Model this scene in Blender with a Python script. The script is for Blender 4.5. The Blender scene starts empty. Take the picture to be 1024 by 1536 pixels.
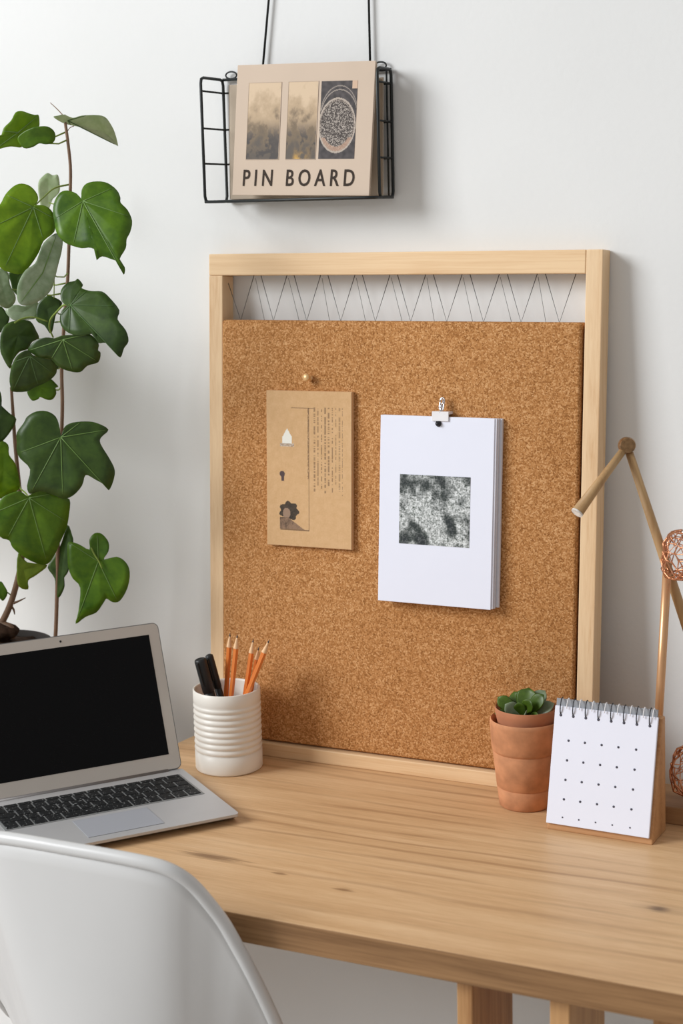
import bpy, bmesh, math, random
from mathutils import Vector, Matrix, noise
random.seed(7)
C = bpy.context.scene.collection
PI = math.pi
V = Vector
Z0 = 0.74            # desk height; everything is laid out with the desk top at z = 0 and lifted at the end

# ------------------------------------------------------------------ camera numbers
CAM = V((1.267, -2.1146, 0.8018)); YAW, PITCH, ROLL, FPX = 0.4554, 0.1787, -0.0247, 2518.9
_f = V((-math.sin(YAW)*math.cos(PITCH), math.cos(YAW)*math.cos(PITCH), -math.sin(PITCH)))
_r = V((math.cos(YAW), math.sin(YAW), 0)); _u = _r.cross(_f)
CR = _r*math.cos(ROLL) + _u*math.sin(ROLL); CU = -_r*math.sin(ROLL) + _u*math.cos(ROLL); CF = _f
def ray(px, py):
    return (CF + CR*((px-512)/FPX) + CU*((768-py)/FPX)).normalized()
def at(px, py, y):
    d = ray(px, py); return CAM + d*((y-CAM.y)/d.y)

# ------------------------------------------------------------------ materials
def srgb(r, g, b):
    f = lambda c: (c/12.92 if c <= .04045 else ((c+.055)/1.055)**2.4)
    return (f(r/255), f(g/255), f(b/255), 1)
class NT:
    def __init__(s, name):
        s.m = bpy.data.materials.new(name); s.m.use_nodes = True
        s.n = s.m.node_tree.nodes; s.l = s.m.node_tree.links; s.b = s.n['Principled BSDF']
    def add(s, t, **k):
        n = s.n.new(t)
        for a, v in k.items():
            if a in n.inputs.keys() if hasattr(n.inputs, 'keys') else False: n.inputs[a].default_value = v
            else: setattr(n, a, v)
        return n
    def link(s, a, b): s.l.new(a, b)
    def ramp(s, fac, stops):
        r = s.n.new('ShaderNodeValToRGB'); e = r.color_ramp.elements
        while len(e) < len(stops): e.new(0.5)
        for i, (p, c) in enumerate(stops): e[i].position = p; e[i].color = c
        s.link(fac, r.inputs[0]); return r
    def coords(s, scale=(1,1,1), rot=(0,0,0), loc=(0,0,0), kind='Object'):
        t = s.n.new('ShaderNodeTexCoord'); mp = s.n.new('ShaderNodeMapping')
        mp.inputs['Scale'].default_value = scale; mp.inputs['Rotation'].default_value = rot; mp.inputs['Location'].default_value = loc
        s.link(t.outputs[kind], mp.inputs[0]); return mp.outputs[0]
    def noise(s, vec, scale, detail=4, rough=.5, dist=0):
        n = s.n.new('ShaderNodeTexNoise'); n.inputs['Scale'].default_value = scale; n.inputs['Detail'].default_value = detail
        n.inputs['Roughness'].default_value = rough; n.inputs['Distortion'].default_value = dist
        s.link(vec, n.inputs['Vector']); return n.outputs['Fac']
    def bump(s, h, strength=.2, dist=.001):
        b = s.n.new('ShaderNodeBump'); b.inputs['Strength'].default_value = strength; b.inputs['Distance'].default_value = dist
        s.link(h, b.inputs['Height']); s.link(b.outputs[0], s.b.inputs['Normal'])
    def mix(s, fac, a, b, mode='MIX'):
        m = s.n.new('ShaderNodeMix'); m.data_type = 'RGBA'; m.blend_type = mode
        for sock, v in ((m.inputs[0], fac), (m.inputs[6], a), (m.inputs[7], b)):
            if isinstance(v, (int, float, tuple)): sock.default_value = v
            else: s.link(v, sock)
        return m.outputs[2]
    def math(s, op, a, b=None):
        m = s.n.new('ShaderNodeMath'); m.operation = op
        for sock, v in ((m.inputs[0], a), (m.inputs[1], b)):
            if v is None: continue
            if isinstance(v, (int, float)): sock.default_value = v
            else: s.link(v, sock)
        return m.outputs[0]

def plain(name, col, rough=.5, metal=0, spec=.5, var=.04, vscale=30, bump=0, coat=0):
    t = NT(name); b = t.b
    vec = t.coords()
    f = t.noise(vec, vscale, 3)
    d = tuple(c*(1-var) for c in col[:3])+(1,); u = tuple(min(1, c*(1+var)) for c in col[:3])+(1,)
    t.link(t.ramp(f, [(.3, d), (.7, u)]).outputs[0], b.inputs['Base Color'])
    b.inputs['Roughness'].default_value = rough; b.inputs['Metallic'].default_value = metal
    b.inputs['Specular IOR Level'].default_value = spec; b.inputs['Coat Weight'].default_value = coat
    if bump: t.bump(t.noise(vec, vscale*6, 4), bump, .001)
    return t.m

def wood(name, light, dark, axis=0, rough=.5, scale=1, knots=(), contrast=1, streak=1, spec=.35, bump=.15):
    t = NT(name)
    def sc(a, b):
        v = [b, b, b]; v[axis] = a; return tuple(x*scale for x in v)
    big = t.noise(t.coords(sc(1.1, 9)), 2.0, 4, .6, 1.2)
    fine = t.noise(t.coords(sc(3.0, 150)), 2.0, 5, .65, .2)
    mid = t.noise(t.coords(sc(1.5, 34)), 2.0, 4, .6, .8)
    rings = t.n.new('ShaderNodeTexWave'); rings.wave_type = 'BANDS'; rings.bands_direction = ['Y', 'Z', 'X'][axis] if axis != 2 else 'X'
    rings.inputs['Scale'].default_value = 6*scale; rings.inputs['Distortion'].default_value = 9; rings.inputs['Detail'].default_value = 3
    rings.inputs['Detail Scale'].default_value = .6
    t.link(t.coords(sc(.16, 1.0)), rings.inputs['Vector'])
    m1 = t.math('MULTIPLY', big, .27); m2 = t.math('MULTIPLY', mid, .24*streak); m3 = t.math('MULTIPLY', fine, .40); m4 = t.math('MULTIPLY', rings.outputs['Fac'], .12)
    s = t.math('ADD', t.math('ADD', m1, m2), t.math('ADD', m3, m4))
    lo = .5-.16/contrast; hi = .5+.17/contrast
    mid_c = tuple((a*.62+b*.38) for a, b in zip(light, dark))
    col = t.ramp(s, [(lo, dark), (.5, mid_c), (hi, light)]).outputs[0]
    for (kx, ky, kz, rx, ry, kc) in knots:
        cc = t.coords((1/rx, 1/ry, 1/.2), (0,0,0), (-kx/rx, -ky/ry, -kz/.2))
        wob = t.n.new('ShaderNodeVectorMath'); wob.operation = 'LENGTH'; t.link(cc, wob.inputs[0])
        d = t.math('ADD', wob.outputs['Value'], t.math('MULTIPLY', t.math('SUBTRACT', mid, .5), 1.6))
        fac = t.ramp(d, [(.35, (1,1,1,1)), (1.0, (0,0,0,1))]).outputs[0]
        fac = t.math('MULTIPLY', fac, .8)
        col = t.mix(fac, col, kc)
    t.link(col, t.b.inputs['Base Color'])
    t.b.inputs['Roughness'].default_value = rough; t.b.inputs['Specular IOR Level'].default_value = spec
    t.bump(t.math('ADD', fine, t.math('MULTIPLY', mid, .6)), bump, .0006)
    return t.m

def vcol(name, rough=.6, spec=.3):
    t = NT(name); a = t.n.new('ShaderNodeVertexColor'); a.layer_name = 'Col'
    t.link(a.outputs[0], t.b.inputs['Base Color']); t.b.inputs['Roughness'].default_value = rough; t.b.inputs['Specular IOR Level'].default_value = spec
    return t.m

def make_cork():
    t = NT('cork'); vec = t.coords()
    vo = t.n.new('ShaderNodeTexVoronoi'); vo.inputs['Scale'].default_value = 560; t.link(vec, vo.inputs['Vector'])
    sep = t.n.new('ShaderNodeSeparateColor'); t.link(vo.outputs['Color'], sep.inputs[0])
    n2 = t.noise(vec, 900, 2, .5); n3 = t.noise(vec, 130, 3, .6); n4 = t.noise(vec, 7, 2)
    s = t.math('ADD', t.math('MULTIPLY', sep.outputs[0], .42), t.math('ADD', t.math('MULTIPLY', n2, .30), t.math('ADD', t.math('MULTIPLY', n3, .22), t.math('MULTIPLY', n4, .10))))
    col = t.ramp(s, [(.26, srgb(136, 88, 46)), (.42, srgb(172, 118, 68)), (.60, srgb(194, 140, 88)), (.78, srgb(222, 174, 124))]).outputs[0]
    t.link(col, t.b.inputs['Base Color']); t.b.inputs['Roughness'].default_value = .9; t.b.inputs['Specular IOR Level'].default_value = .15
    t.bump(s, .5, .0012)
    return t.m

def leafmat(name, dark, light, rough=.35, trans=.25, spec=.5):
    t = NT(name); vec = t.coords()
    f = t.math('ADD', t.math('MULTIPLY', t.noise(vec, 28, 4, .6, .5), .75), t.math('MULTIPLY', t.noise(vec, 150, 3), .25))
    col = t.ramp(f, [(.33, dark), (.68, light)]).outputs[0]
    t.link(col, t.b.inputs['Base Color']); t.b.inputs['Roughness'].default_value = rough; t.b.inputs['Specular IOR Level'].default_value = spec
    t.bump(t.noise(vec, 90, 3), .12, .001)
    tr = t.n.new('ShaderNodeBsdfTranslucent'); mx = t.n.new('ShaderNodeMixShader'); mx.inputs[0].default_value = trans
    tc = t.mix(.35, col, (.45, .62, .08, 1)); t.link(tc, tr.inputs['Color'])
    out = t.n['Material Output']; t.link(t.b.outputs[0], mx.inputs[1]); t.link(tr.outputs[0], mx.inputs[2]); t.link(mx.outputs[0], out.inputs[0])
    return t.m

def keymat():
    t = NT('key_black'); vec = t.coords()
    vo = t.n.new('ShaderNodeTexVoronoi'); vo.feature = 'DISTANCE_TO_EDGE'; vo.inputs['Scale'].default_value = 330; t.link(t.coords((1, .7, 1)), vo.inputs['Vector'])
    n = t.noise(vec, 260, 2)
    fac = t.math('MULTIPLY', t.math('LESS_THAN', vo.outputs['Distance'], .05), t.math('GREATER_THAN', n, .62))
    t.link(t.mix(fac, srgb(24, 26, 28), srgb(150, 152, 152)), t.b.inputs['Base Color']); t.b.inputs['Roughness'].default_value = .55; t.b.inputs['Specular IOR Level'].default_value = .25
    return t.m

M = {}
M['wall'] = plain('wall_paint', srgb(231, 232, 231), .75, spec=.2, var=.012, vscale=3, bump=.0)
def make_wall():
    t = NT('wall_plaster'); vec = t.coords()
    t.link(t.ramp(t.noise(vec, 3, 3), [(.3, srgb(226, 227, 226)), (.7, srgb(230, 231, 230))]).outputs[0], t.b.inputs['Base Color'])
    t.b.inputs['Roughness'].default_value = .75; t.b.inputs['Specular IOR Level'].default_value = .2
    t.bump(t.math('ADD', t.noise(vec, 140, 4, .6), t.math('MULTIPLY', t.noise(vec, 14, 3), .8)), .22, .0012)
    return t.m
M['wall'] = make_wall()
M['floor'] = wood('floor_boards', srgb(206, 202, 198), srgb(176, 170, 164), 0, .5)
M['cork'] = make_cork()
M['pine_v'] = wood('pine_upright', srgb(236, 206, 166), srgb(212, 172, 128), 2, .5, 1.0, contrast=1.25)
M['pine_h'] = wood('pine_rail', srgb(236, 204, 162), srgb(208, 164, 116), 0, .5, 1.0, contrast=1.35)
def make_desk():
    t = NT('desk_oak')
    big = t.noise(t.coords((.55, 5.5, 5.5)), 2.0, 3, .55, 1.6)
    mid = t.noise(t.coords((1.3, 26, 26)), 2.0, 4, .6, 1.4)
    fine = t.noise(t.coords((4.5, 190, 190)), 2.0, 4, .6, .3)
    xf = t.noise(t.coords((26, 520, 520)), 2.0, 2, .5, .3)
    s = t.math('ADD', t.math('ADD', t.math('MULTIPLY', big, .44), t.math('MULTIPLY', mid, .14)), t.math('ADD', t.math('MULTIPLY', fine, .24), t.math('MULTIPLY', xf, .20)))
    col = t.ramp(s, [(.34, srgb(184, 143, 102)), (.50, srgb(209, 170, 126)), (.66, srgb(227, 192, 150))]).outputs[0]
    # figure: thin darker growth lines that bend into long arches
    wv = t.n.new('ShaderNodeTexWave'); wv.wave_type = 'BANDS'; wv.bands_direction = 'Y'; wv.inputs['Scale'].default_value = 11
    wv.inputs['Distortion'].default_value = 7; wv.inputs['Detail'].default_value = 2.5; wv.inputs['Detail Scale'].default_value = .55; wv.inputs['Detail Roughness'].default_value = .55
    t.link(t.coords((.22, 1.0, 1.0)), wv.inputs['Vector'])
    ln = t.ramp(wv.outputs['Fac'], [(.0, (1, 1, 1, 1)), (.16, (.25, .25, .25, 1)), (.32, (0, 0, 0, 1))]).outputs[0]
    patch = t.ramp(t.noise(t.coords((.9, 6, 6), (0, 0, 0), (3, 1, 0)), 2.0, 3, .6, .8), [(.44, (0, 0, 0, 1)), (.66, (1, 1, 1, 1))]).outputs[0]
    col = t.mix(t.math('MULTIPLY', t.math('MULTIPLY', ln, patch), .55), col, srgb(150, 110, 74))
    for (kx, ky, rx, ry, kc, st) in [(.785, -.325, .017, .011, srgb(66, 58, 54), .9), (.79, -.325, .05, .018, srgb(150, 116, 84), .45), (.226, -.385, .052, .012, srgb(112, 78, 48), .75), (.33, -.40, .012, .006, srgb(122, 86, 54), .7), (.425, -.415, .016, .006, srgb(122, 86, 54), .7)]:
        cc = t.coords((1/rx, 1/ry, 0), (0, 0, 0), (-(kx-.2)/rx, -(ky+.22)/ry, 0))
        wob = t.n.new('ShaderNodeVectorMath'); wob.operation = 'LENGTH'; t.link(cc, wob.inputs[0])
        d = t.math('ADD', wob.outputs['Value'], t.math('MULTIPLY', t.math('SUBTRACT', fine, .5), 2.0))
        fac = t.math('MULTIPLY', t.ramp(d, [(.25, (1, 1, 1, 1)), (1.0, (0, 0, 0, 1))]).outputs[0], st)
        col = t.mix(fac, col, kc)
    t.link(col, t.b.inputs['Base Color']); t.b.inputs['Roughness'].default_value = .42; t.b.inputs['Specular IOR Level'].default_value = .35
    t.bump(t.math('ADD', fine, xf), .15, .0005)
    return t.m
M['desk'] = make_desk()
M['desk_edge_shaded'] = wood('desk_edge_oak_shaded', srgb(172, 132, 90), srgb(112, 78, 46), 0, .55, 1.0, contrast=1.0)  # darker-grained edge oak; shade on the upright faces is also put into its colour
M['deskleg'] = wood('desk_leg_oak', srgb(205, 160, 110), srgb(150, 104, 62), 2, .5, .9)
M['calwood'] = wood('calendar_oak', srgb(200, 152, 106), srgb(160, 110, 68), 0, .5, 1.4)
M['armwood'] = wood('arm_beech', srgb(186, 152, 108), srgb(160, 122, 80), 2, .5, 1.5)
M['basewood'] = wood('base_oak', srgb(178, 138, 98), srgb(140, 102, 66), 0, .5, 1.2)
M['black'] = plain('black_wire', srgb(34, 38, 38), .45, .3)
M['steel'] = plain('thin_steel', srgb(72, 72, 74), .4, .6)
M['book'] = plain('book_board', srgb(206, 187, 168), .7, spec=.2, var=.02, vscale=14)
M['book_edge'] = plain('book_edge', srgb(190, 172, 154), .8, spec=.1)
M['book2'] = plain('rear_book_cover', srgb(186, 172, 154), .75, spec=.15, var=.04)
M['book2p'] = plain('rear_book_pages', srgb(150, 132, 112), .85, spec=.1, var=.08, vscale=60)
M['ink'] = plain('dark_ink', srgb(58, 48, 40), .7, spec=.2)
M['print'] = vcol('printed_picture', .55, .25)
M['paper'] = plain('white_paper', srgb(234, 237, 250), .8, spec=.15, var=.006)
M['paper_e'] = plain('paper_edges', srgb(218, 220, 230), .85, spec=.1, var=.03, vscale=200)
M['kraft'] = plain('kraft_card', srgb(212, 172, 128), .8, spec=.15, var=.04, vscale=40)
M['kraftv'] = vcol('kraft_print', .8, .15)
M['brass'] = plain('brass', srgb(236, 194, 138), .38, .5)
M['chrome'] = plain('chrome', srgb(225, 225, 228), .18, 1)
M['whitemetal'] = plain('white_enamel', srgb(236, 234, 236), .4)
M['tack'] = plain('dark_tack', srgb(60, 60, 64), .3, .7)
M['alu'] = plain('laptop_aluminium', srgb(194, 194, 195), .42, .35, var=.015)
M['alu_w'] = plain('laptop_bezel', srgb(202, 196, 188), .45, .25, var=.01)
M['alu_d'] = plain('laptop_edge', srgb(120, 120, 120), .4, .6)
M['pad'] = plain('trackpad', srgb(172, 175, 182), .35, .12, var=.01)
M['hinge'] = plain('laptop_hinge', srgb(118, 114, 112), .5, .4)
M['screen'] = plain('screen_glass', srgb(10, 10, 12), .16, 0, .12, var=.02)
M['well'] = plain('keyboard_well', srgb(150, 152, 152), .5, .4)
M['key'] = keymat()
M['ceramic'] = plain('cup_ceramic', srgb(236, 230, 220), .38, 0, .45, var=.015)
M['orange'] = plain('pencil_lacquer', srgb(226, 128, 58), .35, 0, .5, var=.06)
M['pwood'] = plain('pencil_wood', srgb(232, 190, 146), .7)
M['graphite'] = plain('graphite', srgb(56, 50, 48), .4)
M['marker'] = plain('marker_black', srgb(30, 30, 30), .45, 0, .4)
M['terra'] = plain('terracotta', srgb(194, 136, 98), .8, 0, .2, var=.20, vscale=46, bump=.12)
M['terra2'] = plain('terracotta_inner', srgb(180, 120, 88), .8, 0, .2, var=.09, vscale=40, bump=.1)
M['soil'] = plain('soil', srgb(62, 46, 36), .95, 0, .1, var=.4, vscale=120, bump=.6)
M['succ'] = leafmat('succulent_leaf', srgb(40, 62, 14), srgb(82, 108, 30), .36, .05, .35)
M['succ_l'] = leafmat('succulent_leaf_light', srgb(96, 116, 84), srgb(146, 158, 130), .35, .08, .5)
M['lf_dark'] = leafmat('leaf_dark', srgb(36, 60, 18), srgb(70, 98, 34), .4, .16, .4)
M['lf_mid'] = leafmat('leaf_mid', srgb(54, 92, 6), srgb(100, 138, 24), .4, .26, .4)
M['lf_bright'] = leafmat('leaf_bright', srgb(90, 130, 4), srgb(142, 176, 30), .42, .42)
M['lf_pale'] = leafmat('leaf_pale', srgb(122, 146, 106), srgb(186, 200, 172), .32, .25)
M['lf_sage'] = leafmat('leaf_sage', srgb(166, 186, 140), srgb(206, 218, 186), .5, .3, .3)
M['lf_yel'] = leafmat('leaf_yellow', srgb(92, 116, 10), srgb(132, 152, 36), .4, .3)
M['vein'] = plain('leaf_vein', srgb(100, 132, 62), .5)
M['vein_d'] = plain('leaf_vein_dark', srgb(72, 102, 50), .5)
M['stem'] = plain('plant_stem', srgb(122, 94, 72), .6, var=.15, vscale=60)
M['stem_g'] = plain('plant_petiole', srgb(122, 142, 56), .5)
M['potdark'] = plain('dark_planter', srgb(52, 44, 38), .7)
M['copper'] = plain('copper', srgb(226, 158, 118), .3, .9, var=.05)
M['rosegold'] = plain('satin_copper', srgb(214, 166, 122), .35, .55, var=.05)
M['endcap'] = plain('white_end_cap', srgb(236, 232, 226), .5, var=.2, vscale=260)
M['antique'] = plain('antique_brass', srgb(150, 118, 84), .3, .85, var=.25, vscale=200)
M['shell'] = plain('chair_shell_plastic', srgb(206, 206, 205), .34, 0, .45, var=.004)
M['beech'] = wood('chair_beech', srgb(214, 178, 136), srgb(184, 142, 98), 2, .5)
M['dot'] = plain('calendar_dot', srgb(70, 70, 84), .6)
M['greystrip'] = plain('grey_binding', srgb(150, 152, 156), .5, .3)

# ------------------------------------------------------------------ object helpers
def thing(name, label, cat, loc, group=None):
    o = bpy.data.objects.new(name, None); C.objects.link(o); o.location = loc; o.empty_display_size = .03
    o['label'] = label; o['category'] = cat
    if group: o['group'] = group
    return o
def origin_of(o):
    p = V((0, 0, 0))
    while o is not None: p += V(o.location); o = o.parent
    return p
def obj(name, bm, mats, parent=None, loc=None, smooth=False, label=None):
    """bm is in place (desk coordinates); the object's origin goes to its parent's origin or to loc."""
    me = bpy.data.meshes.new(name)
    if not isinstance(mats, (list, tuple)): mats = [mats]
    for m in mats: me.materials.append(m)
    bmesh.ops.recalc_face_normals(bm, faces=bm.faces)
    bm.to_mesh(me); bm.free()
    o = bpy.data.objects.new(name, me); C.objects.link(o)
    if parent is not None:
        o.parent = parent; me.transform(Matrix.Translation(-origin_of(parent)))
    elif loc is not None:
        o.location = loc; me.transform(Matrix.Translation(-V(loc)))
    if smooth:
        for p in me.polygons: p.use_smooth = True
    if label: o['label'] = label
    return o
def tag(o, label, cat, group=None):
    o['label'] = label; o['category'] = cat
    if group: o['group'] = group
    return o
def autosmooth(o, ang=35):
    me = o.data
    for p in me.polygons: p.use_smooth = True
    bm = bmesh.new(); bm.from_mesh(me)
    for e in bm.edges:
        if len(e.link_faces) == 2 and e.calc_face_angle(0) > math.radians(ang): e.smooth = False
    bm.to_mesh(me); bm.free(); return o
def bm_new(): return bmesh.new()
def box(bm, lo, hi, mat=None, bevel=0, seg=2, mi=0):
    r = bmesh.ops.create_cube(bm, size=1.0); vs = r['verts']
    c = [(a+b)/2 for a, b in zip(lo, hi)]; s = [abs(b-a) for a, b in zip(lo, hi)]
    for v in vs: v.co = V((c[i]+v.co[i]*s[i] for i in range(3)))
    fs = list({f for v in vs for f in v.link_faces})
    if bevel:
        es = list({e for f in fs for e in f.edges})
        rr = bmesh.ops.bevel(bm, geom=es, offset=bevel, segments=seg, affect='EDGES', profile=.5)
        vs = list({v for f in rr['faces'] for v in f.verts} | {v for v in vs if v.is_valid})
        fs = list({f for v in vs for f in v.link_faces})
    for f in fs: f.material_index = mi
    if mat is not None: bmesh.ops.transform(bm, matrix=mat, verts=vs)
    return vs
def tube(bm, pts, r, seg=10, mi=0, caps=True, closed=False):
    pts = [V(p) for p in pts]; n = len(pts)
    rs = r if isinstance(r, (list, tuple)) else [r]*n
    rings = []; prev = None
    for i, p in enumerate(pts):
        if closed: t = (pts[(i+1) % n]-pts[i-1])
        elif i == 0: t = pts[1]-p
        elif i == n-1: t = p-pts[-2]
        else: t = (pts[i+1]-p).normalized()+(p-pts[i-1]).normalized()
        if t.length < 1e-9: t = V((0, 0, 1))
        t.normalize()
        if prev is None:
            a = V((0, 0, 1)) if abs(t.z) < .9 else V((1, 0, 0)); x = t.cross(a).normalized()
        else:
            x = prev - t*prev.dot(t)
            x = x.normalized() if x.length > 1e-6 else t.orthogonal().normalized()
        prev = x; y = t.cross(x)
        rings.append([bm.verts.new(p + (x*math.cos(2*PI*k/seg)+y*math.sin(2*PI*k/seg))*rs[i]) for k in range(seg)])
    m = n if closed else n-1
    for i in range(m):
        A, B = rings[i], rings[(i+1) % n]
        for k in range(seg):
            f = bm.faces.new((A[k], A[(k+1) % seg], B[(k+1) % seg], B[k])); f.material_index = mi; f.smooth = True
    if caps and not closed:
        for R_, rev in ((rings[0], True), (rings[-1], False)):
            f = bm.faces.new(R_[::-1] if rev else R_); f.material_index = mi
def lathe(bm, prof, c=(0, 0, 0), seg=48, mi=0, mat=None):
    """prof: list of (r, z); r=0 closes with a point."""
    c = V(c); rings = []
    for r, z in prof:
        if r < 1e-6: rings.append([bm.verts.new(c+V((0, 0, z)))])
        else: rings.append([bm.verts.new(c+V((r*math.cos(2*PI*k/seg), r*math.sin(2*PI*k/seg), z))) for k in range(seg)])
    for A, B in zip(rings, rings[1:]):
        for k in range(seg):
            k2 = (k+1) % seg
            if len(A) == 1 and len(B) == 1: continue
            if len(A) == 1: f = bm.faces.new((A[0], B[k], B[k2]))
            elif len(B) == 1: f = bm.faces.new((A[k], A[k2], B[0]))
            else: f = bm.faces.new((A[k], A[k2], B[k2], B[k]))
            f.material_index = mi; f.smooth = True
    if mat is not None: bmesh.ops.transform(bm, matrix=mat, verts=[v for R_ in rings for v in R_])
def prism(bm, poly, lo, hi, mat=None, mi=0, axis='z'):
    """poly 2D -> prism between lo and hi along the given axis (z: (x,y), y: (x,z), x: (y,z))"""
    def P(a, b, h): return {'z': (a, b, h), 'y': (a, h, b), 'x': (h, a, b)}[axis]
    A = [bm.verts.new(P(a, b, lo)) for a, b in poly]; B = [bm.verts.new(P(a, b, hi)) for a, b in poly]
    fs = [bm.faces.new(A[::-1]), bm.faces.new(B)]
    n = len(poly)
    for i in range(n): fs.append(bm.faces.new((A[i], A[(i+1) % n], B[(i+1) % n], B[i])))
    for f in fs: f.material_index = mi
    if mat is not None: bmesh.ops.transform(bm, matrix=mat, verts=A+B)
    return A+B
def align(a, b):
    """matrix: local z axis from a to b, origin a"""
    d = (V(b)-V(a)); q = V((0, 0, 1)).rotation_difference(d.normalized())
    return Matrix.Translation(V(a)) @ q.to_matrix().to_4x4()
def picture(name, parent, mat4, x0, x1, z0, z1, y, nx, nz, fn, mat):
    """a flat print: grid in local x/z at depth y, coloured by fn(u, v) (v up)"""
    bm = bm_new(); layer = bm.loops.layers.float_color.new('Col')
    vs = [[bm.verts.new(mat4 @ V((x0+(x1-x0)*i/nx, y, z0+(z1-z0)*j/nz))) for i in range(nx+1)] for j in range(nz+1)]
    for j in range(nz):
        for i in range(nx):
            f = bm.faces.new((vs[j][i], vs[j][i+1], vs[j+1][i+1], vs[j+1][i]))
            c = fn((i+.5)/nx, (j+.5)/nz)
            for l in f.loops: l[layer] = c
    # keep the winding as made
    me = bpy.data.meshes.new(name); me.materials.append(mat); bm.to_mesh(me); bm.free()
    me.transform(Matrix.Translation(-origin_of(parent)))
    o = bpy.data.objects.new(name, me); C.objects.link(o); o.parent = parent
    return o
def lerp(a, b, t): return tuple(x+(y-x)*t for x, y in zip(a, b))
def clamp(x, a=0, b=1): return max(a, min(b, x))
def sstep(a, b, x):
    t = clamp((x-a)/(b-a)); return t*t*(3-2*t)
def rand_at(i, j, k=0):
    return noise.random() if False else ((math.sin(i*127.1+j*311.7+k*74.7)*43758.5453) % 1.0)

# ------------------------------------------------------------------ the room
WALL_Y = .083
bm = bm_new(); box(bm, (-3.2, WALL_Y, -Z0), (3.2, WALL_Y+.1, 1.9))
w = obj('wall_back', bm, M['wall']); w['kind'] = 'structure'; w['label'] = 'white painted plaster wall behind the desk'
bm = bm_new(); box(bm, (-3.2, -4.5, -Z0-.05), (3.2, WALL_Y+.1, -Z0))
w = obj('floor', bm, M['floor']); w['kind'] = 'structure'; w['label'] = 'wooden floor under the desk'

# ------------------------------------------------------------------ desk
DF = -.524; DT = -.0352
desk = thing('desk', 'light oak desk with a thick top and plank legs', 'desk', (.2, -.22, -Z0))
bm = bm_new()
poly = [(-.75, DF), (1.05, DF), (1.05, WALL_Y-.001), (-.048, WALL_Y-.001), (-.0565, -.022), (-.062, -.036), (-.075, -.042), (-.75, -.042)]
prism(bm, poly, DT, 0)
bmesh.ops.bevel(bm, geom=list(bm.edges), offset=.0015, segments=2, affect='EDGES', profile=.5)
bm.normal_update()
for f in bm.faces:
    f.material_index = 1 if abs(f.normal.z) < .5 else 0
obj('tabletop', bm, [M['desk'], M['desk_edge_shaded']], desk)
for lx, lw in ((.606, .0185), (.714, .0225), (-.50, .0185), (-.39, .0225)):
    bm = bm_new(); box(bm, (lx, -.505, -Z0), (lx+lw, -.376, DT), bevel=.0015)
    obj('leg', bm, M['deskleg'], desk)
bm = bm_new(); box(bm, (.82, -.475, DT-.05), (1.0, -.45, DT)); obj('apron', bm, M['deskleg'], desk)

# ------------------------------------------------------------------ cork pin board (leans 3.9 degrees against the wall)
TH = .0673
BM = Matrix.Rotation(-TH, 4, 'X')           # local x along, y into the board, z up the board
BW, BH, FT, SI, VR = .6, .7423, .0324, .023, .711
pb = thing('pin_board', 'large cork pin board in a pale wooden frame leaning on the wall', 'pin board', (.3, .016, 0))
def bpart(name, lo, hi, m, bev=.0012, seg=2):
    b = bm_new(); box(b, lo, hi, BM, bev, seg); return obj(name, b, m, pb)
bpart('frame_rail', (0, 0, VR), (BW-SI-.0004, FT, BH), M['pine_h'])
bpart('frame_upright', (0, 0, .0024), (SI, FT, VR-.0002), M['pine_v'])
bpart('frame_upright', (BW-SI, 0, .0024), (BW, FT, BH), M['pine_v'])
b = bm_new(); box(b, (SI+.0002, -.009, 0), (BW-SI-.0002, .030, .0205), None, .0012); obj('bottom_ledge', b, M['pine_h'], pb)
ck = bpart('cork_panel', (SI+.0004, -.0035, .0225), (.5738, .027, .6465), M['cork'], .0045, 4); autosmooth(ck, 60)
b = bm_new()
pitch = .0545
def B3(u, v, w_): return BM @ V((u, w_, v))
for k in range(10):
    bk = .048+pitch*k
    pts = [B3(max(bk-.022, SI+.001), VR+.001 if k else .70, .012), B3(bk, .6455, .010)]
    if bk+.0215 < .577: pts += [B3(bk+.0215, VR+.001, .012)]
    tube(b, pts, .00055, 6)
    if k < 9:
        tube(b, [B3(bk+.0205, VR-.004, .018), B3(bk+.035+.003*math.sin(k*2.1), .6455, .019)], .0003, 5)
obj('wire_lacing', b, M['steel'], pb)

# push pin
pc = B3(.171, .564, -.0034)
b = bm_new()
lathe(b, [(0, .0005), (.0040, .0005), (.0042, .0016), (.0024, .0028), (.0022, .0050), (.0042, .0066), (.0060, .0090), (.0062, .0112), (.0046, .0138), (0, .0146)], (0, 0, 0), 20, 0,
      align(B3(.171, .564, -.0034), B3(.168, .5655, -.0154)))
pp = obj('push_pin', b, M['brass'], None, pc, True)
tag(pp, 'small brass push pin stuck in the cork above the brown card', 'push pin')

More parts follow.
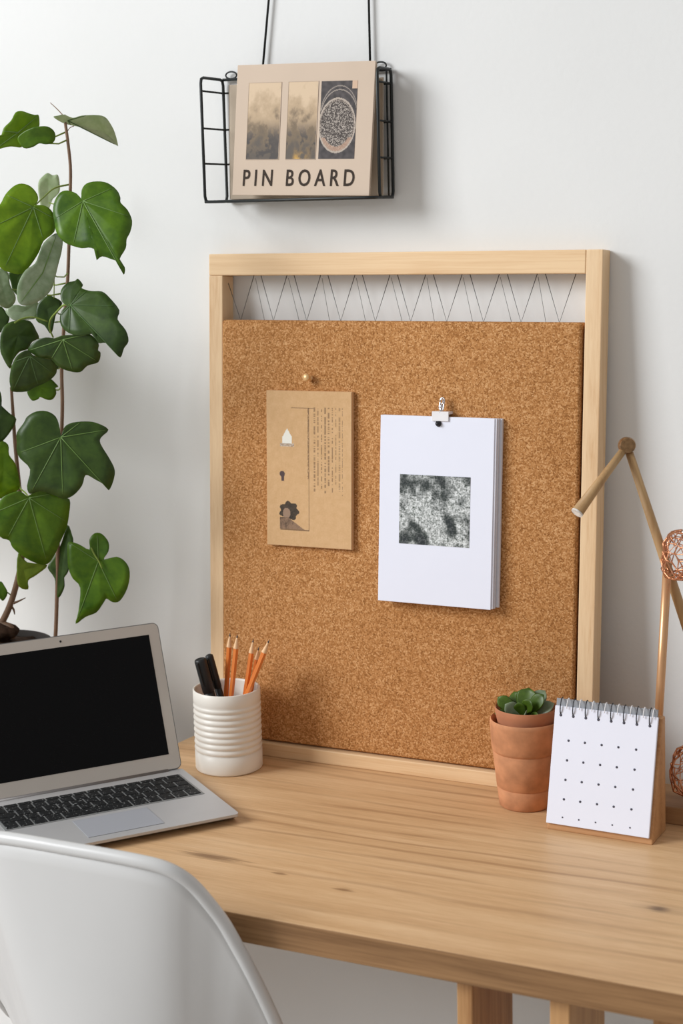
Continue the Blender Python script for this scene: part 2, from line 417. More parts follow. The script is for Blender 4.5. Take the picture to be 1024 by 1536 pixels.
# kraft card
kc = thing('kraft_card', 'brown kraft paper card with small printed figures on the cork board', 'card', B3(.172, .32, -.003))
KR = BM @ Matrix.Translation(V((.1718, -.0026, .4325))) @ Matrix.Rotation(math.radians(-.35), 4, 'Y')
b = bm_new(); box(b, (-.069, -.0088, -.1132), (.069, -.0015, .1132), KR, .0008); obj('card_body', b, M['kraft'], kc)
KB = srgb(218, 180, 136); KD = srgb(92, 72, 58); KM = srgb(142, 112, 86)
def kraft_fn(u, v):
    y = 1-v                                   # y down
    n = noise.noise(V((u*18, y*30, 1.3)))*.5+noise.noise(V((u*60, y*100, 4.1)))*.5
    c = lerp(KB, srgb(206, 166, 120), clamp(.5+n*.8))
    # columns of small upright writing marks
    if .56 < u < .90 and .10 < y < .66:
        k = (u-.56)/.042; ki = int(k); fr = k-ki
        if fr < .42:
            lim = [.64, .60, .62, .65, .60, .66, .62, .64, .66][min(ki, 8)]
            if y < lim and rand_at(ki, int(y*150), 1) > .38: c = lerp(c, KD, .55 if ki not in (1, 6, 7) else .4)
    # heavy vertical rule with a thin tail, a top rule and a base rule
    if .485 < u < .51 and .105 < y < .56 and rand_at(int(u*150), int(y*200), 3) > .25: c = lerp(c, KD, .55)
    if .497 < u < .507 and .105 < y < .90: c = lerp(c, KD, .7)
    if .29 < u < .56 and .104 < y < .109: c = lerp(c, KD, .7)
    if .16 < u < .505 and .893 < y < .90: c = lerp(c, KD, .75)
    # white flame on a foot
    fx = (u-.245)/.06; fy = (y-.30)/.055
    if -1.15 < fy < .75 and abs(fx) < (.95 if fy > -.1 else max(0, .95*(1.1+fy))): c = srgb(238, 236, 226)
    if .335 < y < .357 and .16 < u < .33: c = lerp(srgb(214, 200, 184), KM, rand_at(int(u*70), int(y*150), 2)*.8)
    # little keyhole
    if ((u-.185)/.032)**2+((y-.535)/.020)**2 < 1 or (.17 < u < .205 and .545 < y < .582): c = lerp(KD, (.1, .08, .1, 1), .5)
    # dark-haired head in profile with shoulders
    hx = (u-.265)/.115; hy = (y-.775)/.062; w_ = 1+.22*math.sin(7*math.atan2(hy, hx)+1)
    if hx*hx+hy*hy < w_*.95: c = lerp(srgb(64, 58, 52), srgb(90, 78, 66), clamp(.5+n))
    if ((u-.235)/.045)**2+((y-.790)/.036)**2 < 1: c = srgb(158, 132, 112)
    if .815 < y < .893 and .155 < u < .21+(y-.80)*2.6: c = lerp(srgb(150, 122, 100), srgb(96, 80, 68), clamp(.5+n*1.4+(.22-u)*4))
    return c
picture('card_print', kc, KR, -.0682, .0682, -.1124, .1124, -.0092, 150, 250, kraft_fn, M['kraftv'])

# white paper pad, clip and tack
pad = thing('paper_pad', 'white paper pad with a square black and white photo hung on the cork board', 'paper pad', B3(.376, .252, -.002))
def sheet(name, u0, u1, v0, v1, w0, w1, m, rot=0, shear=0):
    b = bm_new(); R_ = BM @ Matrix.Translation(V(((u0+u1)/2, -.0026, v1))) @ Matrix.Rotation(rot, 4, 'Y')
    hw = (u1-u0)/2
    vs = box(b, (-hw, w0, v0-v1), (hw, w1, 0), None, .0006)
    for v in b.verts: v.co.y -= shear*(-v.co.z)      # the pile hangs a little away from the board at its foot
    bmesh.ops.transform(b, matrix=R_, verts=list(b.verts))
    return obj(name, b, m, pad)
sheet('back_page', .2905, .4665, .2545, .5152, -.0065, -.0015, M['paper_e'], .000, .012)
sheet('inner_page', .2890, .4630, .2535, .5155, -.0105, -.0068, M['paper_e'], .002, .014)
sheet('inner_page', .2882, .4612, .2530, .5155, -.0135, -.0108, M['paper'], .001, .016)
sheet('front_page', .2880, .4585, .2522, .5156, -.0150, -.0138, M['paper'], .0000, .018)
def bush_fn(u, v):
    n = noise.noise(V((u*3.4+v*1.2, v*2.6, .7)))*.6+noise.noise(V((u*7.5+3, v*6.5+1, 2)))*.5
    d = noise.noise(V((u*22, v*22, 2)))*.45+noise.noise(V((u*48, v*48, 5)))*.55+noise.noise(V((u*75, v*75, 8)))*.25
    dens = sstep(-.30, .25, n+.06)
    x = clamp(.05+dens*.58+d*(.30+.80*dens))
    dark = lerp(srgb(44, 50, 52), srgb(58, 70, 58), clamp(.5+n))
    return lerp(dark, srgb(228, 232, 232), x**1.2)
R_ = BM
def frontw(v): return -.0176-.018*(.5156-v)-.0003
# the photo lies on the sheared front page
bmM = BM @ Matrix.Translation(V((0, frontw(.3360), .3360))) @ Matrix.Rotation(-math.atan(.018), 4, 'X')
picture('printed_photo', pad, bmM, .3192, .4252, 0, .0977, 0, 130, 130, bush_fn, M['print'])

cl = thing('bulldog_clip', 'white bulldog clip with silver loop gripping the top of the paper pad', 'clip', B3(.379, .516, -.016))
b = bm_new(); box(b, (.3665, -.0198, .5095), (.3915, -.0181, .5228), BM, .0006); box(b, (.3665, -.0190, .5190), (.3915, -.0036, .5228), BM, .0006); obj('clip_jaw', b, M['whitemetal'], cl)
b = bm_new()
lp = []
for a in range(24):
    t = 2*PI*a/24; lp.append(B3(.379+(.0042+.0012*math.cos(2*t))*math.sin(t), .533+.0085*math.cos(t), -.0135+.002*math.cos(t)))
tube(b, lp, .0011, 8, closed=True)
lp = [B3(.379+.0022*math.sin(2*PI*a/16), .5365+.0034*math.cos(2*PI*a/16), -.0150) for a in range(16)]
tube(b, lp, .0008, 8, closed=True)
tube(b, [B3(.379, .533, -.0145), B3(.3785, .521, -.0190)], .0012, 8)
lathe(b, [(0, 0), (.003, 0), (.0032, .001), (.002, .002), (0, .0022)], mat=align(B3(.379, .5295, -.0135), B3(.379, .5295, -.017)))
obj('loop_handle', b, M['chrome'], cl, label='bright silver loop handle')
tk = B3(.3762, .5062, -.0178)
b = bm_new()
lathe(b, [(0, 0), (.0030, 0), (.0046, .0006), (.0042, .0016), (.0018, .0026), (.0018, .0040), (.0026, .0048), (0, .0052)], (0, 0, 0), 20, 0, align(B3(.3762, .5062, -.0178), B3(.3755, .5062, -.024)))
t_ = obj('thumb_tack', b, M['tack'], None, tk, True); tag(t_, 'dark metal tack pushed through the white pad below the clip', 'tack')

# ------------------------------------------------------------------ wire basket on the wall
X0, X1, YF, YB, ZB, ZT = .019, .2868, .013, .077, .816, .990
bk = thing('wire_basket', 'black wire basket hanging on the wall by two cords', 'basket', (.15, .045, ZB))
RW, RT = .0022, .0014
b = bm_new()
def rnd(p0, p1, p2, r=.008):      # rounded corner at p1
    p0, p1, p2 = V(p0), V(p1), V(p2); a = p1+(p0-p1).normalized()*r; c = p1+(p2-p1).normalized()*r
    return [a, p1*.5+(a+c)*.25, c]
# heavy rim: each side loop, joined by front bottom and back rods
YR = .031
for x, yf in ((X0, YF), (X1, YR)):
    c = [V((x, yf, ZB)), V((x, YB, ZB)), V((x, YB, ZT)), V((x, yf, ZT))]
    loop = []
    for i in range(4): loop += rnd(c[i-1], c[i], c[(i+1) % 4])
    tube(b, loop, RW, 10, closed=True)
tube(b, [(X0, YF, ZB), (X1-.014, YF, ZB), (X1-.006, YF+.002, ZB), (X1-.001, YF+.008, ZB), (X1, YR+.006, ZB)], RW, 10)
for z in (ZB, ZT): tube(b, [(X0, YB, z), (X1, YB, z)], RW, 10)
obj('rim_frame', b, M['black'], bk)
b = bm_new()
for z in (.9715, .9195, .870):
    tube(b, [(X0, YF, z), (X0, YB, z-.0005), (X1, YB, z-.0005), (X1, YR, z)], RT, 8)
for i in range(1, 6): 
    x = X0+(X1-X0)*i/6; tube(b, [(x, YF, ZB), (x, YB, ZB), (x, YB, ZT)], RT, 8)
tube(b, [(X0, .045, ZB), (X1, .045, ZB)], RT, 8)
tube(b, [(X1-.006, YB-.002, ZB), (X1-.006, YB-.002, ZT)], RT, 8)
obj('wire_grid', b, M['black'], bk)
for x in (X0+.014, X1-.016):
    b = bm_new(); pts = [(x+.009*math.cos(a), YB, ZT+.006+.005*math.sin(a)) for a in [2*PI*k/20 for k in range(20)]]
    tube(b, pts, .0012, 8, closed=True); obj('hanging_eye', b, M['black'], bk)
for x, xt in ((.0835, .1555), (.2553, .2548)):
    b = bm_new(); tube(b, [(x, YB, ZT), (xt, YB, 1.50)], .0017, 8); obj('cord', b, M['black'], bk)
    b = bm_new(); tube(b, [(xt, WALL_Y+.004, 1.502), (xt, YB-.004, 1.502), (xt, YB-.006, 1.508)], .0022, 8); obj('hook', b, M['black'], bk)

# front booklet
le, ro = .1072, .0289
ux = V((math.cos(ro), 0, -math.sin(ro))); up = V((math.sin(ro), 0, math.cos(ro)))*math.cos(le)+V((0, 1, 0))*math.sin(le); nn = ux.cross(up)   # nn points to -y? (x cross z = -y)
O = V((.062, .0165, .8245))
KB4 = Matrix((( ux.x, -nn.x, up.x, O.x), (ux.y, -nn.y, up.y, O.y), (ux.z, -nn.z, up.z, O.z), (0, 0, 0, 1)))   # local x, y into the wall, z up
bo = thing('booklet', 'beige booklet lettered PIN BOARD with three pictures, in the wire basket', 'book', O)
BWd, BHt, BT = .2154, .1823, .008
b = bm_new(); box(b, (0, 0, 0), (BWd, .0022, BHt), KB4, .0005); obj('front_cover', b, M['book'], bo)
b = bm_new(); box(b, (.001, .0022, .001), (BWd-.0012, BT, BHt-.001), KB4, .0004); obj('page_block', b, M['book_edge'], bo)
def sky(seed, gold):
    def fn(u, v):
        n = sum(noise.noise(V((u*2.2*2**k, v*4.2*2**k, seed+k)))/(1.7**k) for k in range(5))
        h = v+n*.30
        c = lerp(srgb(96, 88, 80), srgb(122, 106, 86), sstep(.0, .28, h))
        c = lerp(c, srgb(186, 162, 132), sstep(.30, .62, h)); c = lerp(c, srgb(212, 188, 158), sstep(.6, .95, h))
        c = lerp(c, srgb(66, 64, 66), .85*sstep(.0, .35, n)*(1-sstep(.25, .58, v)))
        if gold: c = lerp(c, srgb(214, 168, 84), .85*sstep(.2, .0, v)*sstep(.42, .1, abs(u-.5))*clamp(.6+n*1.2))
        return c
    return fn
def dish(u, v):
    n = noise.noise(V((u*9, v*16, 3))); g = noise.noise(V((u*32, v*60, 9))); g2 = noise.noise(V((u*15, v*28, 12)))
    base = lerp(srgb(58, 54, 54), srgb(84, 78, 78), clamp(.5+n))
    c = base
    e = ((u-.48)/.50)**2+((v-.43)/.345)**2
    if e < 1: c = lerp(srgb(70, 62, 58), srgb(176, 166, 156), sstep(.22, .48, abs(g-.05)+abs(g2)*.3))
    if .93 < e < 1.07: c = lerp(c, srgb(196, 182, 168), .75)
    if .82 < e < .88: c = lerp(c, srgb(150, 136, 124), .6)
    if e < .93 and v < .27 and e > .62: c = lerp(c, srgb(186, 152, 130), .7)
    for cv, rr, k in ((.52, .37, .6), (.56, .38, .5)):
        e2 = ((u-.52)/.52)**2+((v-cv)/rr)**2
        if .95 < e2 < 1.03 and v > .62: c = lerp(c, srgb(180, 168, 156), k)
    if u > .86 and v > .9: c = srgb(206, 176, 150)
    return c
for nm, a0, a1, fn, seed in (('cloud_picture', .092, .318, sky(2.3, False), 1), ('sunset_picture', .370, .572, sky(8.1, True), 2), ('dish_picture', .594, .836, dish, 3)):
    x0, x1 = a0*BWd*1.06-.0008, a1*BWd*1.06-.0008
    b = bm_new(); z0, z1 = .276*BHt, .858*BHt
    if seed < 3:
        t_ = .0007
        for lo, hi in (((x0-t_, -.0006, z0-t_), (x0, .001, z1+t_)), ((x1, -.0006, z0-t_), (x1+t_, .001, z1+t_)), ((x0, -.0006, z0-t_), (x1, .001, z0)), ((x0, -.0006, z1), (x1, .001, z1+t_))): box(b, lo, hi, KB4)
        obj('picture_mat', b, M['book_edge'], bo)
    else: b.free()
    picture(nm, bo, KB4, x0, x1, z0, z1, -.0004, 64, 128, fn, M['print'])
# lettering
cu = bpy.data.curves.new('lettering_curve', 'FONT'); cu.body = 'PIN BOARD'; cu.size = .0292; cu.space_character = 1.5; cu.space_word = .95; cu.extrude = .00025; cu.resolution_u = 4; cu.offset = .00022; cu.shear = .04
tmp = bpy.data.objects.new('lettering_tmp', cu); C.objects.link(tmp)
dg = bpy.context.evaluated_depsgraph_get(); me = bpy.data.meshes.new_from_object(tmp.evaluated_get(dg)); bpy.data.objects.remove(tmp); bpy.data.curves.remove(cu)
b = bm_new(); b.from_mesh(me)
xs = [v.co.x for v in b.verts]; sx = .1755/(max(xs)-min(xs)); mn = min(xs)
ys = [v.co.y for v in b.verts]; sy = .0232/(max(ys)-min(ys)); my = min(ys)
for v in b.verts: v.co = KB4 @ V((.0165+(v.co.x-mn)*sx, -.0005-v.co.z, .0128+(v.co.y-my)*sy))
xx = sorted(v.co.x for v in b.verts); gap, cut = max((xx[k+1]-xx[k], (xx[k+1]+xx[k])/2) for k in range(len(xx)-1))
for side in (0, 1):
    b3 = b.copy(); bmesh.ops.delete(b3, geom=[v for v in b3.verts if (v.co.x > cut) != bool(side)], context='VERTS')
    for f in b3.faces: f.material_index = 0
    obj('lettering', b3, M['ink'], bo)
b.free(); bpy.data.meshes.remove(me)

# book behind it
b2 = thing('book', 'plain beige book tucked behind the lettered booklet in the basket', 'book', (.16, .052, ZB+.003))
L2 = Matrix.Translation(V((.041, .046, ZB+.0028))) @ Matrix.Rotation(-.05, 4, 'X')
b = bm_new(); box(b, (0, 0, 0), (.236, .002, .162), L2, .0005); box(b, (0, .018, 0), (.236, .020, .162), L2, .0005); box(b, (0, 0, 0), (.002, .020, .162), L2, .0005); obj('cover', b, M['book2'], b2)
b = bm_new(); box(b, (.002, .002, .002), (.2345, .018, .159), L2); obj('page_block', b, M['book2p'], b2)

# ------------------------------------------------------------------ laptop
lx0, ly0, lph, lD, lW, lL, lal = .0315, -.1370, -.655, .213, .304, .2140, 1.207
fr = V((math.cos(lph), math.sin(lph), 0)); lf = V((math.sin(lph), -math.cos(lph), 0))
# local: x from the corner by the cup along the hinge, y from the hinge to the front edge, z up
LM = Matrix(((lf.x, fr.x, 0, lx0), (lf.y, fr.y, 0, ly0), (0, 0, 1, 0), (0, 0, 0, 1)))
lap = thing('laptop', 'open silver laptop with a dark screen on the desk', 'laptop', LM @ V((lW/2, lD/2, 0)))
LT = .0135
b = bm_new()
prof = [(0, .0012), (0, LT), (lD, LT-.0005), (lD, LT-.004), (lD-.018, .0012)]       # (y, z)
prism(b, [(y, z) for y, z in prof], 0, lW, None, 0, 'x')
# round the plan corners by bevelling the upright edges
es = [e for e in b.edges if abs(e.verts[0].co.x-e.verts[1].co.x) < 1e-6 and (abs(e.verts[0].co.z-e.verts[1].co.z) > .002) and abs(e.verts[0].co.y-e.verts[1].co.y) < 1e-5]
bmesh.ops.bevel(b, geom=es, offset=.007, segments=5, affect='EDGES', profile=.5)
bmesh.ops.transform(b, matrix=LM, verts=list(b.verts))
base = obj('base', b, M['alu'], lap); autosmooth(base, 30)
for fx in (.03, lW-.03):
    for fy in (.03, lD-.04):
        b = bm_new(); lathe(b, [(0, 0), (.006, 0), (.006, .0016), (0, .0016)], (fx, fy, 0), 16, 0); bmesh.ops.transform(b, matrix=LM, verts=list(b.verts)); obj('foot', b, M['marker'], base)
b = bm_new(); box(b, (.012, .024, LT-.0002), (lW-.012, .118, LT+.0004), LM, .0002); obj('keyboard_well', b, M['well'], base)
rows = [(.0262, .0085, 14), (.0365, .0168, 14), (.0553, .0168, 14), (.0741, .0168, 13), (.0929, .0220, 0)]
kx0, kx1 = .0145, lW-.0145
for ri, (y0, hgt, n) in enumerate(rows):
    if n:
        wds = [1]*n
        if ri == 1: wds[0] = 1.5
        if ri == 2: wds[-1] = 1.5
        if ri == 3: wds[0] = 1.9; wds[-1] = 1.9
    else: wds = [1, 1, 1, 1, 1.2, 5.0, 1.2, 1, 1, 1][::1]
    tot = sum(wds); x = kx0
    for wd in wds:
        ww = (kx1-kx0)*wd/tot
        b = bm_new(); box(b, (x+.0011, y0, LT+.0003), (x+ww-.0011, y0+hgt, LT+.0014), LM, .0004, 1); obj('key', b, M['key'], base); x += ww
b = bm_new(); box(b, (lW/2-.052, .128, LT-.0002), (lW/2+.052, .196, LT+.0002), LM, .0001); obj('trackpad', b, M['pad'], base)
# lid
upv = V((0, -math.cos(lal), math.sin(lal)))           # in laptop-local y, z
LL = LM @ Matrix(((1, 0, 0, 0), (0, math.sin(lal), -math.cos(lal), .003), (0, math.cos(lal), math.sin(lal), LT+.001), (0, 0, 0, 1)))   # local: x along, y out of the screen, z up the lid
b = bm_new(); box(b, (0, -.0052, 0), (lW, -.0005, lL), None)
es = [e for e in b.edges if abs(e.verts[0].co.y-e.verts[1].co.y) > .003]
bmesh.ops.bevel(b, geom=es, offset=.009, segments=6, affect='EDGES', profile=.5); bmesh.ops.transform(b, matrix=LL, verts=list(b.verts))
lid = obj('lid', b, M['alu_d'], lap); autosmooth(lid, 30)
b = bm_new(); box(b, (.0012, -.0008, .0012), (lW-.0012, .0002, lL-.0012), None)
es = [e for e in b.edges if abs(e.verts[0].co.y-e.verts[1].co.y) > .0005]
bmesh.ops.bevel(b, geom=es, offset=.008, segments=6, affect='EDGES', profile=.5); bmesh.ops.transform(b, matrix=LL, verts=list(b.verts))
obj('bezel', b, M['alu_w'], lid)
b = bm_new(); box(b, (.0165, -.0002, .0225), (lW-.0165, .0005, lL-.0165), LL, .0001); obj('screen', b, M['screen'], lid, label='glossy black screen')
b = bm_new(); lathe(b, [(0, 0), (.0016, 0), (.0016, .0004), (0, .0004)], (0, 0, 0), 16, 0, LL @ Matrix.Translation(V((lW/2-.004, .0002, lL-.0085))) @ Matrix.Rotation(-PI/2, 4, 'X')); obj('camera', b, M['marker'], lid)
b = bm_new(); tube(b, [LM @ V((.022, .002, LT-.001)), LM @ V((lW-.022, .002, LT-.001))], .0042, 12); obj('hinge', b, M['hinge'], lap)

# ------------------------------------------------------------------ pencil cup and its contents
CC = V((.0725, -.0705, 0)); CRD = .0492; CH = .1205
cup = thing('pencil_cup', 'white ribbed ceramic cup holding pencils and black markers', 'cup', CC)
prof = [(0, 0), (CRD-.003, 0), (CRD-.0008, .0012), (CRD, .003), (CRD, .0275)]
z = .029
for i in range(8):
    zz = z+i*.0090
    for a in range(0, 8):
        ph = a/8; prof.append((CRD-.0019+.0022*abs(math.sin(PI*ph)), zz+.0090*ph))
prof += [(CRD, .1025), (CRD-.0002, CH-.001), (CRD-.0012, CH), (CRD-.003, CH-.0006), (CRD-.0036, CH-.003), (CRD-.0038, .008), (CRD-.008, .0055), (0, .0055)]
b = bm_new(); lathe(b, prof, CC, 72); obj('cup_body', b, M['ceramic'], cup)
def pencil(tip, rimpt, label, cone=.021, r=.0041, group='orange pencils in the cup'):
    tip, rimpt = V(tip), V(rimpt); d = (tip-rimpt).normalized()
    s = (tip.z-.0075)/d.z; bot = tip-d*s; Lg = (tip-bot).length
    t = thing('pencil', label, 'pencil', bot, group); Mx = align(bot, tip)
    b = bm_new(); lathe(b, [(0, 0), (r, 0), (r, Lg-cone-.0005)], (0, 0, 0), 6, 0, Mx)
    for f in b.faces: f.smooth = False
    obj('shaft', b, M['orange'], t)
    b = bm_new(); lathe(b, [(r, Lg-cone-.0005), (r*.97, Lg-cone), (r*.32, Lg-.0055)], (0, 0, 0), 18, 0, Mx); obj('sharpened_wood', b, M['pwood'], t)
    b = bm_new(); lathe(b, [(r*.32, Lg-.0055), (.0002, Lg-.0002), (0, Lg)], (0, 0, 0), 12, 0, Mx); obj('lead', b, M['graphite'], t)
pencil(at(345, 949, -.057), at(339, 1040, -.057), 'orange pencil standing upright next to the black markers in the cup')
pencil(at(356, 951, -.076), at(347, 1040, -.076), 'orange pencil second from the markers, upright in the cup')
pencil(at(380, 958, -.066), at(368, 1040, -.066), 'orange pencil leaning slightly, third from the markers in the cup')
pencil(at(404, 959, -.064), at(371, 1040, -.0705), 'orange pencil leaning farthest out over the cup rim')
pencil(at(388, 970, -.048), at(376, 1040, -.048), 'orange pencil half hidden behind the most tilted pencil', cone=.019, r=.0034)
def marker(top, rimpt, r, label, flat):
    top, rimpt = V(top), V(rimpt); d = (top-rimpt).normalized(); s = (top.z-.0075)/d.z; bot = top-d*s; Lg = (top-bot).length
    t = thing('marker', label, 'marker', bot, 'black markers in the cup'); Mx = align(bot, top)
    b = bm_new(); lathe(b, [(0, 0), (r*.8, 0), (r*.85, .002), (r*.9, Lg-.052), (0, Lg-.052)], (0, 0, 0), 20, 0, Mx); obj('barrel', b, M['marker'], t)
    b = bm_new(); lathe(b, [(r*.86, Lg-.052), (r, Lg-.050), (r, Lg-.004), (r*.92, Lg-.001), (r*.7, Lg-(.0 if flat else .0005)), (r*.45, Lg-.002 if flat else Lg+.0006), (0, Lg-.002 if flat else Lg+.0008)], (0, 0, 0), 22, 0, Mx); obj('cap', b, M['marker'], t)
    b = bm_new(); box(b, (-.0016, -r-.0022, Lg-.038), (.0016, -r+.0006, Lg-.004), Mx, .0006); obj('pocket_clip', b, M['marker'], t)
marker(at(299.5, 988, -.096), at(315, 1045, -.090), .0088, 'wider black marker at the outer edge of the white cup', True)
marker(at(313, 982, -.076), at(329, 1040, -.070), .0060, 'thinner black marker leaning between the wide marker and the pencils', False)

# ------------------------------------------------------------------ terracotta pots and succulent
TC = V((.5265, -.0565, 0))
b = bm_new()
lathe(b, [(0, 0), (.0335, 0), (.0355, .002), (.0385, .0265), (.0374, .0278), (.0388, .0290), (.0440, .0758), (.0428, .0773), (.0441, .0790), (.0456, .082), (.0478, .1165), (.0476, .1205), (.0462, .122), (.0446, .1205), (.0436, .112), (.0385, .055), (.0335, .008), (0, .008)], TC, 64)
tp = obj('terracotta_pot', b, M['terra'], None, TC, True); tag(tp, 'larger terracotta pot on the desk, nesting a smaller one', 'flower pot'); autosmooth(tp, 50)
SC = V((.5275, -.0565, .0290))
su = thing('potted_succulent', 'small green succulent in a thin terracotta inner pot beside the calendar', 'plant', SC)
b = bm_new()
lathe(b, [(0, 0), (.028, 0), (.030, .003), (.0385, .090), (.0410, .100), (.0416, .1075), (.0408, .109), (.0396, .1075), (.0372, .092), (.035, .090)], SC, 56); o = obj('inner_pot', b, M['terra2'], su); autosmooth(o, 50)
b = bm_new()
prof = [(0, .092), (.012, .0925), (.026, .091), (.0365, .090)]
lathe(b, prof, SC, 40)
for v in b.verts: v.co.z += .0012*noise.noise(v.co*160)
obj('soil', b, M['soil'], su)
crown = SC+V((-.002, 0, .0905))
def succ_leaf(tip, wd, m, droop=0., face=V((0, -1, .6))):
    tip = crown+V(tip)*1.2; wd *= 1.2; ax = tip-crown; L = ax.length; t = ax.normalized()
    side = t.cross(face).normalized(); nrm = side.cross(t).normalized()
    b = bm_new(); nu, nv = 12, 10; rings = []
    for i in range(nu+1):
        s = i/nu
        hw = wd*.5*(.16+.84*math.sin(PI*min(1, (s*.86+.06))**1.7)**.75 if s < 1 else 0)
        hw *= (1-max(0, s-.86)/.14)**.5 if s > .86 else 1
        th = .0022*(1-.55*s)*(1 if s < 1 else .01)
        c = crown+t*L*s+nrm*(-droop*L*s*s)
        ring = []
        for k in range(nv):
            a = 2*PI*k/nv; x = math.cos(a); y = math.sin(a)
            ring.append(b.verts.new(c+side*(x*max(hw, .0004))+nrm*(y*th+abs(x)*hw*.30)))
        rings.append(ring)
    for A, B in zip(rings, rings[1:]):
        for k in range(nv): f = b.faces.new((A[k], A[(k+1) % nv], B[(k+1) % nv], B[k])); f.smooth = True
    b.faces.new(rings[0][::-1]); b.faces.new(rings[-1])
    obj('leaf', b, m, su, smooth=True)
G, P_ = M['succ'], M['succ_l']
for tip, wd, m in [((.002, .010, .034), .025, G), ((.023, .000, .031), .017, G), ((.019, .016, .031), .018, P_), ((.033, .006, .020), .015, P_), ((-.031, -.002, .023), .016, G), ((-.017, .012, .027), .018, G),
                   ((-.017, -.016, .020), .017, P_), ((.008, -.026, .010), .020, P_), ((-.031, -.012, .007), .012, G), ((-.016, -.024, .005), .014, G), ((.024, -.018, .010), .013, G), ((.010, -.008, .026), .016, G), ((-.004, -.010, .022), .014, G)]:
    succ_leaf(tip, wd, m)

# ------------------------------------------------------------------ desk calendar
cA = V((.5835, -.1339, 0)); ce = V((.1414, -.0047, 0)); cw = ce.length; ce.normalize(); cn = V((-ce.y, ce.x, 0))
CM = Matrix(((ce.x, cn.x, 0, cA.x), (ce.y, cn.y, 0, cA.y), (0, 0, 1, 0), (0, 0, 0, 1)))
cal = thing('desk_calendar', 'white spiral-bound desk calendar on a slanted wooden stand', 'calendar', CM @ V((cw/2, .03, 0)))
H1, LEAN = .158, .232
b = bm_new()
prism(b, [(0, 0), (.058, 0), (.0505, H1-.002), (math.tan(LEAN)*H1+.0015, H1-.002)], 0, cw, None, 0, 'x')
bmesh.ops.bevel(b, geom=list(b.edges), offset=.0015, segments=2, affect='EDGES', profile=.5); bmesh.ops.transform(b, matrix=CM, verts=list(b.verts))
obj('wooden_stand', b, M['calwood'], cal)
PM = CM @ Matrix.Rotation(-LEAN, 4, 'X')        # local z up the page, y into the stand
pl = H1/math.cos(LEAN)
b = bm_new(); box(b, (-.0005, -.0042, .0085), (cw-.004, -.0002, pl-.001), PM, .0006); page = obj('pages', b, M['paper'], cal)
b = bm_new(); box(b, (-.0005, -.0002, pl-.006), (cw-.006, .0022, pl+.0085), PM, .0004); obj('binding_strip', b, M['greystrip'], cal)
for i, fy in enumerate((.285, .452, .617, .782, .935)):
    for j, fx in enumerate((.165, .322, .482, .64, .806)):
        zz = pl-.001-(pl-.0095)*fy; r = .0016 if i < 4 else .0011
        b = bm_new(); lathe(b, [(0, -.0009), (r*.45, -.0009), (r, -.0002), (r, .0003), (0, .0003)], (0, 0, 0), 12, 0, PM @ Matrix.Translation(V((cw*fx-.002, -.0042, zz))) @ Matrix.Rotation(-PI/2, 4, 'X'))
        obj('day_mark', b, M['dot'], page)
for i in range(8):
    x = .0075+i*(cw-.022)/7
    for tw, dx, m_ in ((0, 0, 'tack'), (1, .0088, 'chrome')):
        if tw and i == 7: dx = .0042
        b = bm_new(); pts = []
        zc = pl-.002; 
        a0, a1 = (-2.15, 1.9) if not tw else (-.15, 2.3)
        for k in range(15):
            a = a0+(a1-a0)*k/14                      # from the hole in the page over the top to the back
            pts.append(PM @ V((x+dx, -.0012-.0058*math.cos(a), zc+.0005+.0115*math.sin(a)) ))
        tube(b, pts, .00075 if not tw else .0006, 8); obj('binding_ring', b, M['tack'] if not tw else M['whitemetal'], cal)
    b = bm_new(); lathe(b, [(0, 0), (.0019, 0), (.0019, .0003), (0, .0004)], (0, 0, 0), 12, 0, PM @ Matrix.Translation(V((x+.0006, -.0041, pl-.0128))) @ Matrix.Rotation(PI/2, 4, 'X')); obj('punched_hole', b, M['dot'], page)

# ------------------------------------------------------------------ jointed wooden arm on a copper pole
lampo = thing('arm_lamp', 'jointed wooden arm with a copper pole standing behind the calendar', 'lamp', (.78, -.02, 0))
b = bm_new(); box(b, (.685, -.058, 0), (.93, .03, .0235), None, .0018); obj('base', b, M['basewood'], lampo)
PJ = V((.663, -.05, .496)); PT = V((.6203, -.12, .4193)); PE = V((.812, -.008, .0235))
b = bm_new(); tube(b, [PJ+(PT-PJ)*.06, PJ+(PT-PJ)*.5, PT], [.0048, .0058, .0078], 18); obj('arm', b, M['armwood'], lampo)
b = bm_new(); tube(b, [PJ+(PE-PJ)*.015, PJ+(PE-PJ)*.35, PE], [.0052, .0064, .0070], 18); obj('arm', b, M['armwood'], lampo)
b = bm_new(); tube(b, [PT, PT+(PT-PJ).normalized()*.002], .0079, 20); obj('end_cap', b, M['endcap'], lampo, label='white end cap of the arm')
b = bm_new(); d = V((.45, -.86, .1)).normalized()
lathe(b, [(0, -.008), (.0095, -.0075), (.0108, -.005), (.0108, .005), (.0095, .0075), (.006, .0078), (.006, .0095), (.003, .0102), (0, .0102)], (0, 0, 0), 28, 0, Matrix.Translation(PJ) @ V((0, 0, 1)).rotation_difference(d).to_matrix().to_4x4())
j = obj('joint', b, M['antique'], lampo, label='round brass joint'); autosmooth(j, 40)
Q0 = V((.7012, -.046, .0235)); Q1 = V((.7165, -.050, .333))
b = bm_new(); tube(b, [Q0, Q0.lerp(Q1, .5), Q1], .0056, 20); obj('pole', b, M['rosegold'], lampo)
